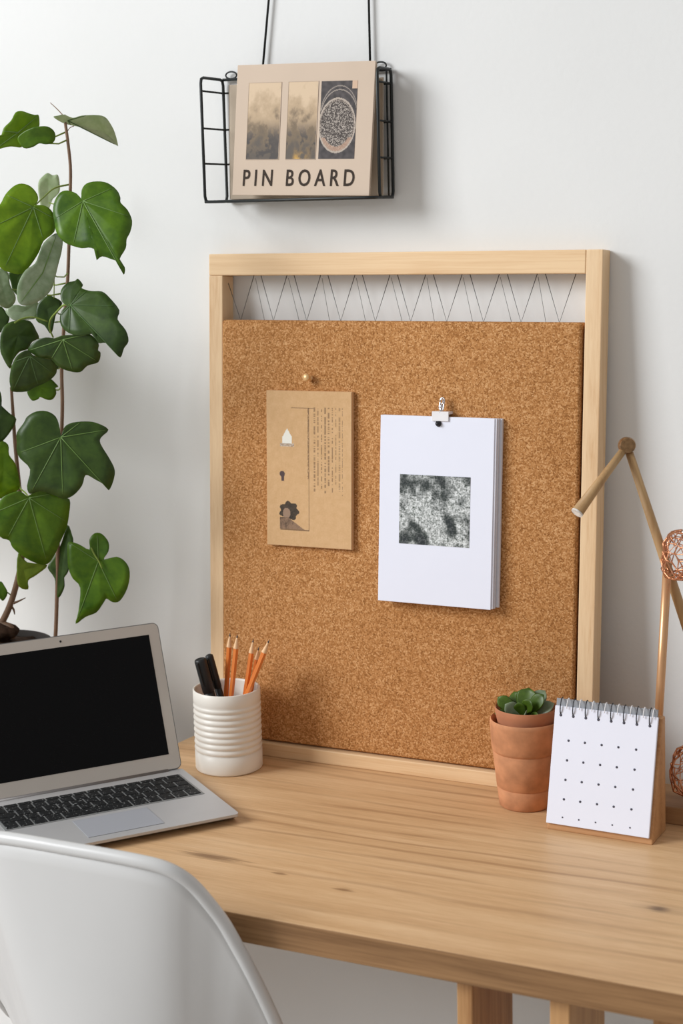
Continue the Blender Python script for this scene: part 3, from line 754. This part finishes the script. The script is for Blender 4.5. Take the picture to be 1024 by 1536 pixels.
def lattice(name, c, rx, ry, rz, flat, sub, thick, m, parent, jit, spike=0):
    b = bm_new(); bmesh.ops.create_icosphere(b, subdivisions=sub, radius=1)
    rr = random.Random(5)
    for v in b.verts:
        n = v.co.normalized(); k = 1+spike*max(0, rr.random()-.55)
        if flat: n = n*(1/(abs(n.x)**4+abs(n.y)**4+abs(n.z)**4)**.25)*.93
        p = V((n.x*rx, n.y*ry, n.z*rz))*k
        if flat and p.z < -rz*.62: p.z = -rz*.62
        v.co = V(c)+p+V((rr.uniform(-1, 1), rr.uniform(-1, 1), rr.uniform(-1, 1)))*jit
    # drop some edges so the openings become irregular
    es = [e for e in b.edges if rr.random() < .28]
    bmesh.ops.dissolve_edges(b, edges=es, use_verts=False, use_face_split=False)
    bmesh.ops.wireframe(b, faces=list(b.faces), thickness=thick, use_replace=True, use_even_offset=False, use_boundary=True)
    return b
b = lattice('x', (.7395, -.050, .3545), .0275, .0265, .037, True, 3, .0024, None, None, .0022)
o = obj('openwork_shade', b, M['copper'], lampo, smooth=True, label='copper openwork shade')
b = bm_new(); lathe(b, [(0, -.007), (.005, -.005), (.007, 0), (.005, .005), (0, .007)], (.742, -.056, .3875), 20); obj('knob', b, M['chrome'], lampo, label='silver ball knob')
b = lattice('x', (.7565, -.029, .0615), .037, .035, .0385, False, 3, .0024, None, None, .0018, .40)
zmin = min(v.co.z for v in b.verts)
for v in b.verts: v.co.z += .0236-zmin
for v in b.verts: pass
wb = obj('wire_ball', b, M['copper'], None, (.7565, -.029, .0237), True); tag(wb, 'spiky copper wire ball on the wooden lamp base by the wall', 'ornament')

# ------------------------------------------------------------------ climbing plant in a dark pot
PC = V((-.296, -.125, 0)); PR = .084
pl_ = thing('climbing_plant', 'tall green climbing plant in a dark pot behind the laptop', 'plant', PC)
b = bm_new(); lathe(b, [(0, 0), (PR-.020, 0), (PR-.017, .003), (PR-.004, .147), (PR, .149), (PR, .166), (PR-.004, .167), (PR-.006, .164), (PR-.009, .155), (PR-.012, .145), (0, .145)], PC, 48); o = obj('pot', b, M['potdark'], pl_); autosmooth(o, 40)
b = bm_new(); lathe(b, [(0, .174), (.018, .175), (.040, .165), (PR-.009, .159), (PR-.010, .153)], PC, 36)
for v in b.verts: v.co.z += .004*noise.noise(v.co*60); 
obj('soil', b, M['soil'], pl_)
def zz(seq, s, ox, oy): return [(ox+x*s, oy+y*s) for x, y in seq]
S5 = (220/805, 0, 140); S6 = (220/805, 0, 540); S9 = (110/528, 0, 380)
def catmull(pts, n):
    out = []; m = len(pts)
    for i in range(m):
        p0, p1, p2, p3 = [V((*pts[(i+k) % m], 0)) for k in (-1, 0, 1, 2)]
        for j in range(n):
            t = j/n
            out.append(.5*((2*p1)+(p2-p0)*t+(2*p0-5*p1+4*p2-p3)*t*t+(3*p1-p0-3*p2+p3)*t**3))
    return [(p.x, p.y) for p in out]
HUBS = []; STEMS = []
def leaf(seq, S, hub, y, m, tilt=(0, 0), cup=.06, ripple=.02, veins=5, vm='vein', seed=0, tip=None):
    """a leaf blade: outline and vein hub as drawn, standing at distance y, tilted, cupped and rippled in depth"""
    out = catmull(zz(seq, *S), 3); hx, hy = zz([hub], *S)[0]
    c = at(hx, hy, y); sc = 1/1085.0
    size = max(math.hypot(x-hx, yy-hy) for x, yy in out)*sc
    n = len(out); RR = [0, .12, .28, .45, .62, .80, 1.0]
    angs = [math.atan2(yy-hy, x-hx) for x, yy in out]; rads = [math.hypot(x-hx, yy-hy)*sc for x, yy in out]
    # lobe tips: local maxima of the radius
    tips = [i for i in range(n) if rads[i] > size*.42 and all(rads[i] >= rads[(i+k) % n] for k in range(-5, 6))]
    tips = sorted(tips, key=lambda i: -rads[i])[:veins]
    if veins >= 3 and tips:
        for da in (.75, -.75, 1.5, -1.5):
            if len(tips) >= veins: break
            ang = angs[tips[0]]+da
            i = min(range(n), key=lambda q: abs((angs[q]-ang+PI) % (2*PI)-PI))
            if all(abs((angs[i]-angs[q]+PI) % (2*PI)-PI) > .45 for q in tips): tips.append(i)
    def depth(x, yy):
        dx, dy = (x-hx)*sc, (yy-hy)*sc; r = math.hypot(dx, dy)/size; a = math.atan2(dy, dx)
        w = tilt[0]*dx+tilt[1]*dy                       # plane tilt
        w += cup*size*(r*r)                              # tips fall back
        near = 9
        for i in tips:
            da = abs((a-angs[i]+PI) % (2*PI)-PI); near = min(near, da)
        w += -.19*size*r*min(near, .8)*(1-.45*r)           # blade swells forward between the veins
        w += ripple*size*r*r*math.sin(5*a+seed)+.015*size*noise.noise(V((x*.03, yy*.03, seed)))
        return w
    def P(x, yy, off=0):
        d = ray(x, yy); p = c+0*d; s = (c-CAM).dot(CF)/d.dot(CF)
        return CAM+d*(s+depth(x, yy)+off)
    b = bm_new()
    hubv = b.verts.new(P(hx, hy)); rings = []; HUBS.append((seed, P(hx, hy, .001)))
    for r in RR[1:]:
        rings.append([b.verts.new(P(hx+(x-hx)*r, hy+(yy-hy)*r)) for x, yy in out])
    for k in range(n): b.faces.new((hubv, rings[0][k], rings[0][(k+1) % n])).smooth = True
    for A, B in zip(rings, rings[1:]):
        for k in range(n):
            b.faces.new((A[k], B[k], B[(k+1) % n], A[(k+1) % n])).smooth = True
    if vm:
        for i in tips:
            pts = [P(hx+(out[i][0]-hx)*t, hy+(out[i][1]-hy)*t, -.0006) for t in (.0, .12, .28, .45, .62, .80, .92)]
            tube(b, pts, [.0006, .00055, .0005, .00042, .00034, .00024, .00012], 6, 1)
    o = obj('leaf', b, [m, M[vm or 'vein']], pl_)
    for p in o.data.polygons: p.use_smooth = True
    md = o.modifiers.new('thickness', 'SOLIDIFY'); md.thickness = .0005; md.offset = 0
    return o
D, Mi, Br, Pa, Sa, Ye = (M[k] for k in ('lf_dark', 'lf_mid', 'lf_bright', 'lf_pale', 'lf_sage', 'lf_yel'))
leaf([(-60,330),(-50,240),(0,240),(20,190),(60,150),(85,105),(120,97),(160,110),(190,118),(212,120),(217,160),(212,185),(180,205),(120,225),(95,250),(120,296),(60,292),(0,305)], S5, (100,215), -.15, Br, (.3, .3), .10, .03, 3, 'vein', 1)
leaf([(95,250),(130,212),(180,188),(212,182),(260,182),(295,205),(305,240),(290,272),(250,280),(215,275),(180,295),(130,300)], S5, (140,245), -.165, Mi, (-.2, .5), .12, .02, 2, None, 2)
leaf([(293,130),(320,122),(352,117),(400,135),(450,122),(540,120),(580,133),(605,165),(630,215),(648,290),(620,255),(570,215),(510,205),(440,185),(390,175),(340,160)], S5, (372,150), -.10, Sa, (.35, .9), .05, .02, 3, 'vein_d', 3)
leaf([(210,490),(235,455),(262,437),(290,450),(318,448),(328,500),(325,545),(290,580),(265,640),(230,640),(212,560)], S5, (265,600), -.03, Sa, (.2, .2), .05, .02, 2, None, 4)
leaf([(-75,700),(-40,630),(0,610),(30,555),(75,510),(120,495),(170,512),(205,555),(208,590),(190,612),(240,615),(280,640),(302,690),(298,760),(240,810),(215,870),(170,940),(120,990),(60,985),(0,955),(-50,860)], S5, (183,625), -.17, Br, (.25, -.15), .12, .03, 5, 'vein', 5)
leaf([(290,650),(300,590),(330,545),(370,533),(420,550),(444,576),(448,530),(475,495),(530,483),(590,492),(640,530),(660,570),(662,600),(700,640),(725,700),(715,760),(695,800),(690,850),(655,915),(685,955),(678,995),(650,930),(610,910),(560,895),(530,915),(545,878),(500,848),(450,850),(400,838),(350,815),(310,765),(300,710)], S5, (455,592), -.145, Mi, (-.2, -.25), .12, .03, 5, 'vein', 6)
leaf([(345,800),(330,780),(300,770),(240,820),(215,880),(190,935),(140,970),(105,1030),(92,1090),(100,1145),(130,1165),(175,1160),(230,1130),(280,1080),(300,1020),(320,940),(338,870)], S5, (235,985), -.195, Pa, (.5, -.1), .18, .02, 2, 'vein', 7)
leaf([(-45,1000),(0,960),(45,985),(55,1050),(85,1110),(80,1150),(45,1180),(0,1165),(-40,1120)], S5, (15,1070), -.165, Pa, (.2, .3), .15, .02, 2, None, 8)
leaf([(48,985),(125,985),(150,960),(160,1000),(112,1060),(100,1110),(70,1080),(60,1040)], S5, (95,1010), -.13, D, (.1, .1), .08, .02, 2, None, 9)
leaf([(335,1130),(335,1080),(370,1040),(410,1030),(428,1018),(455,1050),(450,1070),(500,1085),(560,1088),(600,1120),(655,1190),(645,1240),(690,1300),(705,1360),(680,1400),(660,1450),(620,1410),(580,1370),(540,1370),(530,1320),(470,1325),(400,1325),(345,1290),(328,1240),(340,1190),(368,1168),(350,1155)], S5, (385,1162), -.15, D, (-.3, -.2), .10, .03, 5, 'vein_d', 10)
leaf([(152,1405),(190,1360),(250,1340),(300,1345),(340,1330),(420,1325),(490,1320),(540,1370),(538,1410),(552,1425),(540,1475),(480,1495),(440,1530),(380,1525),(320,1500),(280,1460),(220,1450),(170,1425)], S5, (345,1352), -.165, D, (-.1, .4), .10, .03, 5, 'vein', 11)
leaf([(205,700),(170,705),(120,740),(85,810),(68,900),(75,960),(90,995),(190,995),(250,965),(330,930),(385,890),(410,840),(380,770),(300,762),(240,735)], S9, (215,740), -.18, D, (.1, .5), .14, .02, 4, 'vein_d', 12)
leaf([(195,1000),(230,1060),(275,1050),(290,1035),(340,1055),(380,1050),(405,1010),(400,970),(420,960),(395,930),(360,905),(300,940),(230,970)], S9, (290,965), -.12, Mi, (.1, .1), .1, .02, 3, None, 13)
leaf([(10,560),(60,500),(150,480),(220,490),(262,560),(280,610),(230,640),(200,690),(140,710),(95,770),(70,830),(20,750),(0,680)], S9, (130,590), -.14, D, (.3, .1), .16, .02, 3, None, 14)
leaf([(270,370),(340,305),(400,320),(445,350),(440,380),(400,450),(370,580),(320,520),(260,480)], S9, (340,400), -.11, D, (-.1, .1), .1, .02, 2, None, 15)
leaf([(45,400),(110,370),(180,380),(270,350),(278,400),(262,465),(190,478),(110,485),(50,440)], S9, (160,425), -.115, Pa, (.1, .2), .1, .02, 2, None, 16)
leaf([(92,450),(92,400),(130,345),(150,310),(200,282),(260,282),(305,310),(325,360),(333,412),(345,400),(355,365),(400,343),(470,337),(530,345),(595,382),(555,425),(552,460),(600,540),(630,605),(620,670),(597,715),(580,690),(520,655),(470,632),(450,690),(400,745),(345,762),(290,740),(220,720),(165,735),(148,690),(165,600),(110,540),(92,500)], S6, (334,424), -.155, D, (-.05, .05), .10, .02, 6, 'vein', 17)
leaf([(-50,880),(0,770),(50,735),(110,720),(150,748),(200,715),(260,725),(330,755),(382,765),(380,840),(365,920),(330,1000),(300,1070),(260,1120),(200,1115),(130,1080),(70,1030),(50,990),(0,970)], S6, (160,757), -.17, Mi, (.1, .3), .10, .03, 5, 'vein', 18)
leaf([(-40,560),(0,450),(45,465),(50,520),(85,570),(105,650),(105,710),(50,735),(0,760),(-40,680)], S6, (20,600), -.15, Br, (.3, .1), .12, .03, 3, None, 19)
leaf([(-50,300),(-20,200),(0,170),(10,220),(0,240),(50,290),(90,325),(60,390),(20,440),(0,450),(-40,400)], S6, (0,340), -.14, D, (.2, .1), .10, .02, 3, None, 20)
leaf([(375,1000),(430,1010),(490,1040),(490,985),(520,950),(560,955),(595,1000),(595,1050),(570,1095),(640,1080),(690,1110),(712,1165),(700,1250),(660,1320),(620,1330),(585,1310),(570,1330),(530,1385),(470,1410),(415,1448),(430,1380),(440,1250),(400,1200),(375,1140),(370,1060)], S6, (540,1105), -.10, Mi, (-.1, .1), .10, .02, 4, 'vein', 21)
leaf([(370,905),(395,960),(402,1000),(385,1090),(375,1160),(350,1200),(355,1240),(335,1290),(315,1300),(300,1200),(262,1140),(290,1090),(335,1010)], S6, (345,1100), -.11, D, (-.2, .1), .10, .02, 2, None, 22)
leaf([(100,1060),(150,1110),(260,1125),(200,1180),(155,1210),(155,1258),(105,1245),(92,1180)], S6, (130,1150), -.14, Ye, (.1, .2), .10, .02, 2, None, 23)
leaf([(-40,1260),(0,1215),(25,1240),(42,1280),(20,1320),(0,1310)], S6, (0,1270), -.15, Mi, (.1, .2), .10, .02, 2, None, 24)
leaf([(-50,1230),(-20,1175),(10,1172),(38,1210),(52,1240),(20,1300),(-20,1310)], S5, (0,1240), -.12, D, (.1, .2), .10, .02, 2, None, 25)
leaf([(340,270+1180),(280,1450),(150,1440),(100,1500),(60,1560),(120,1600),(200,1540),(300,1530)], S5, (220,1495), -.125, D, (.1, .1), .10, .02, 2, None, 26)
# the plant goes on beyond the edge of the view: unseen leaves added on the window side to shade the wall
HEART = [(0, -.06), (.18, -.22), (.42, -.20), (.56, .02), (.52, .30), (.34, .58), (.10, .88), (0, 1.0), (-.10, .88), (-.34, .58), (-.52, .30), (-.56, .02), (-.42, -.20), (-.18, -.22)]
def shade_leaf(c, size, yaw, pitch, spin, m, seed):
    pts = catmull(HEART, 3); b = bm_new()
    R3 = Matrix.Translation(V(c)) @ Matrix.Rotation(yaw, 4, 'Z') @ Matrix.Rotation(pitch, 4, 'X') @ Matrix.Rotation(spin, 4, 'Y') @ Matrix.Scale(size, 4)
    def P(x, z, r): return R3 @ V((x, .16*r*r-.10*abs(x)+.05*math.sin(6*z+seed)*r, -z))
    HUBS.append((100+seed, P(0, 0, 0))); h = b.verts.new(P(0, 0, 0)); prev = None; n = len(pts)
    for r in (.2, .4, .6, .8, 1.0):
        ring = [b.verts.new(P(x*r, z*r, r)) for x, z in pts]
        for k in range(n):
            f = b.faces.new((h, ring[k], ring[(k+1) % n])) if prev is None else b.faces.new((prev[k], ring[k], ring[(k+1) % n], prev[(k+1) % n])); f.smooth = True
        prev = ring
    for x, z in ((0, .92), (.42, .34), (-.42, .34)): tube(b, [P(x*t, z*t, t)+V((0, -.0002, 0)) for t in (0, .25, .5, .75, .95)], [.0006, .0005, .0004, .0003, .0001], 6, 1)
    o = obj('leaf', b, [m, M['vein']], pl_); md = o.modifiers.new('thickness', 'SOLIDIFY'); md.thickness = .0006
rl = random.Random(11)
for q in range(34):
    x = rl.uniform(-.66, -.40); y = rl.uniform(-.36, -.10); z = rl.uniform(.24, .82)
    if x - (y+.12)*.55 > -.37: x = -.42-(rl.random()*.2)
    shade_leaf((x, y, z), rl.uniform(.075, .115), rl.uniform(-1.0, .5), rl.uniform(-.5, .3), rl.uniform(-.7, .7), (D, Mi, D, Br)[q % 4], q)
def free_stem(pts, r0, r1):
    STEMS.extend(V(pts[q]).lerp(V(pts[q+1]), t/6) for q in range(len(pts)-1) for t in range(6))
    b = bm_new(); n = len(pts); tube(b, pts, [r0+(r1-r0)*i/(n-1) for i in range(n)], 8); obj('main_stem', b, M['stem'], pl_)
free_stem([PC+V((-.02, .0, .16)), V((-.40, -.14, .30)), V((-.47, -.18, .45)), V((-.50, -.20, .62)), V((-.51, -.21, .80))], .004, .0018)
free_stem([PC+V((-.03, -.01, .16)), V((-.46, -.24, .28)), V((-.56, -.28, .42)), V((-.59, -.27, .60)), V((-.58, -.25, .74))], .004, .0018)
def stem(seq, S, ys, rs, m, name='stem'):
    pts = zz(seq, *S); n = len(pts)
    P3 = [at(x, y, ys[0]+(ys[1]-ys[0])*i/(n-1)) for i, (x, y) in enumerate(pts)]
    # smooth
    sm = []
    for i in range(n-1):
        p0, p1, p2, p3 = P3[max(i-1, 0)], P3[i], P3[i+1], P3[min(i+2, n-1)]
        for j in range(4):
            t = j/4; sm.append(.5*((2*p1)+(p2-p0)*t+(2*p0-5*p1+4*p2-p3)*t*t+(3*p1-p0-3*p2+p3)*t**3))
    sm.append(P3[-1]); k = len(sm)
    if name == 'main_stem': STEMS.extend(sm)
    b = bm_new(); tube(b, sm, [rs[0]+(rs[1]-rs[0])*i/(k-1) for i in range(k)], 10); obj(name, b, m, pl_)
ST, SG = M['stem'], M['stem_g']
b6 = lambda x, y: (x, y+400/(220/805))       # a point of the lower crop in the upper crop's numbers
stem([(352,118),(362,190),(374,280),(386,400),(386,520),(382,660),(378,830),(370,1040),(352,1250),(345,1400),b6(338,60),b6(342,230),b6(338,400),b6(325,700),b6(318,1000),b6(312,1300),b6(304,1520),b6(292,1570),b6(280,1625)], S5, (-.10, -.115), (.0022, .0032), ST, 'main_stem')
stem([(276,52),(315,88),(352,128)], S5, (-.09, -.10), (.0005, .0009), ST, 'tendril')
stem([(372,205),(385,188),(405,180)], S5, (-.10, -.10), (.0005, .0006), ST, 'tendril')
stem([(62,150),(72,300),(82,450),(100,640),(115,800),(125,960),(120,1090),(85,1250),(45,1370),(-5,1470)], S6, (-.115, -.130), (.0022, .0052), ST, 'main_stem')
stem([(385,1162),(350,1162),(315,1195),(278,1240),(272,1290),(292,1340)], S5, (-.15, -.12), (.0016, .0012), SG, 'petiole')
stem([(297,1000),(297,1060),(296,1125)], S5, (-.12, -.11), (.0008, .0008), SG, 'petiole')
stem([(80,1260),(120,1238),(180,1228),(260,1252)], S5, (-.15, -.12), (.0012, .001), SG, 'petiole')
stem([(183,625),(240,570),(300,520),(384,500)], S5, (-.165, -.10), (.001, .0014), SG, 'petiole')
stem([(455,592),(430,600),(384,640)], S5, (-.142, -.10), (.001, .0014), SG, 'petiole')
stem([(160,757),(140,730),(110,700),(100,640)], S6, (-.168, -.12), (.001, .0014), SG, 'petiole')
stem([(500,1030),(520,1070),(545,1110),(560,1145)], S6, (-.103, -.103), (.0014, .001), SG, 'petiole')
stem([(75,1335),(110,1320),(140,1305)], S6, (-.128, -.12), (.002, .0006), ST, 'twig')
stem([(60,1350),(75,1370),(80,1395)], S6, (-.128, -.12), (.0022, .0008), ST, 'twig')
stem([(-5,1440),(30,1455),(60,1470),(70,1530)], S6, (-.13, -.13), (.006, .004), ST, 'root')
done = {5, 6, 10, 17, 18, 21, 3}
for sd, h in HUBS:                                   # a leaf stalk from every other blade to the nearest stem, running behind the blade
    if sd in done: continue
    q = min(STEMS, key=lambda p: (p-h).length+.6*max(0, p.z-h.z)); m1 = h.lerp(q, .35)+V((0, .012, -.006)); m2 = h.lerp(q, .7)+V((0, .008, -.006))
    b = bm_new(); tube(b, [h, h.lerp(m1, .5)+V((0, .004, .001)), m1, m2, q], [.0008, .0009, .001, .0011, .0013], 7); obj('petiole', b, SG, pl_)
b = bm_new(); c = at(3, 943, -.13)
bmesh.ops.create_icosphere(b, subdivisions=3, radius=1)
for v in b.verts:
    n = v.co.copy(); v.co = c+V((n.x*.026, n.y*.02, n.z*.014-.004))*(1+.22*noise.noise(n*2.4))
obj('root_crown', b, M['soil'], pl_, smooth=True)

# ------------------------------------------------------------------ chair (white shell)
CX, CYS = .167, -.6
ch = thing('shell_chair', 'white moulded plastic shell chair pulled up to the desk', 'chair', (CX, -.40, -Z0))
half = [(0, -.606, .0835), (.05, -.6055, .0833), (.095, -.6035, .0815), (.124, -.599, .077), (.142, -.592, .067), (.154, -.583, .052), (.166, -.573, .030), (.177, -.563, .006), (.188, -.553, -.025), (.198, -.543, -.056), (.207, -.526, -.100), (.214, -.505, -.150), (.214, -.46, -.228), (.208, -.40, -.275), (.20, -.33, -.304), (.19, -.27, -.320), (.17, -.22, -.338), (.13, -.19, -.355), (.08, -.175, -.362), (0, -.172, -.364)]
rim = [(CX+dx, y, z) for dx, y, z in half]+[(CX-dx, y, z) for dx, y, z in half[::-1][1:-1]]
def cat3(pts, n):
    out = []; m = len(pts)
    for i in range(m):
        p0, p1, p2, p3 = [V(pts[(i+k) % m]) for k in (-1, 0, 1, 2)]
        for j in range(n):
            t = j/n; out.append(.5*((2*p1)+(p2-p0)*t+(2*p0-5*p1+4*p2-p3)*t*t+(3*p1-p0-3*p2+p3)*t**3))
    return out
RIM = cat3(rim, 4); N = len(RIM)
b = bm_new(); rings = []
seat_c = V((CX, -.375, -.365)); 
levels = [0, .04, .10, .2, .32, .45, .58, .70, .80, .88, .94]
for t in levels:
    ring = []
    for i, p in enumerate(RIM):
        an = math.atan2(p.x-CX, -(p.y+.385)); q = V((CX+.165*math.sin(an), -.375-.178*math.cos(an), -.366))
        if t <= .70:
            s = t/.70
            # wall: runs nearly straight from the rim to the seat edge, bulging out a little
            bl = s+.10*math.sin(PI*s)*(-1)
            x = p.x+(q.x-p.x)*(s**.7); y = p.y+(q.y-p.y)*(s**1.15); zz_ = p.z+(q.z-p.z)*s
            ring.append(V((x, y, zz_)))
        else:
            s = (t-.70)/.30
            r = math.cos(s*PI/2)
            ring.append(V((seat_c.x+(q.x-seat_c.x)*r, seat_c.y+(q.y-seat_c.y)*r, -.366-.018*math.sin(s*PI/2))))
    rings.append([b.verts.new(p) for p in ring])
for A, B in zip(rings, rings[1:]):
    for k in range(N): b.faces.new((A[k], A[(k+1) % N], B[(k+1) % N], B[k])).smooth = True
cv = b.verts.new(seat_c+V((0, 0, -.0190)))
for k in range(N): b.faces.new((rings[-1][k], rings[-1][(k+1) % N], cv)).smooth = True
sh = obj('shell', b, M['shell'], ch, smooth=True)
md = sh.modifiers.new('thickness', 'SOLIDIFY'); md.thickness = .007; md.offset = 0
# rolled rim
b = bm_new(); tube(b, RIM, .0080, 14, closed=True); obj('rim', b, M['shell'], ch)
for sx in (-1, 1):
    for sy in (-1, 1):
        b = bm_new(); tube(b, [(CX+sx*.10, -.375+sy*.10, -.384), (CX+sx*.20, -.375+sy*.19, -Z0+.001)], [.014, .010], 16); obj('leg', b, M['beech'], ch)
b = bm_new()
for sx in (-1, 1): tube(b, [(CX+sx*.10, -.475, -.391), (CX-sx*.10, -.275, -.391)], .006, 10)
tube(b, [(CX-.15, -.42, -.50), (CX+.15, -.33, -.50)], .004, 8); obj('metal_brace', b, M['black'], ch)

# ------------------------------------------------------------------ lift everything to desk height
for o in C.objects:
    if o.parent is None: o.location.z += Z0

# ------------------------------------------------------------------ camera
cam = bpy.data.cameras.new('camera'); co = bpy.data.objects.new('camera', cam); C.objects.link(co)
cam.sensor_fit = 'VERTICAL'; cam.sensor_height = 36; cam.sensor_width = 24; cam.lens = FPX*36/1536
co.matrix_world = Matrix(((CR.x, CU.x, -CF.x, CAM.x), (CR.y, CU.y, -CF.y, CAM.y), (CR.z, CU.z, -CF.z, CAM.z+Z0), (0, 0, 0, 1)))
cam.dof.use_dof = True; cam.dof.focus_distance = 2.28; cam.dof.aperture_fstop = 5.0
cam.clip_start = .05
bpy.context.scene.camera = co

# ------------------------------------------------------------------ light: a big window to the side, soft room light
def area(name, loc, target, sx, sy, power, col):
    l = bpy.data.lights.new(name, 'AREA'); l.shape = 'RECTANGLE'; l.size = sx; l.size_y = sy; l.energy = power; l.color = col
    o = bpy.data.objects.new(name, l); C.objects.link(o); o.location = loc
    o.rotation_euler = (V(target)-V(loc)).to_track_quat('-Z', 'Y').to_euler(); return o
area('window_light', (-3.75, -3.5, 3.6), (.3, 0, 1.05), 2.5, 2.5, 355, (.955, .977, 1.0))
wd = bpy.data.worlds.new('room_light'); bpy.context.scene.world = wd; wd.use_nodes = True
bg = wd.node_tree.nodes['Background']; bg.inputs[0].default_value = (1.0, .972, .945, 1); bg.inputs[1].default_value = .40

s = bpy.context.scene
s.view_settings.view_transform = 'Standard'; s.view_settings.look = 'None'; s.view_settings.exposure = 0.0; s.view_settings.gamma = 1; s.view_settings.use_curve_mapping = False
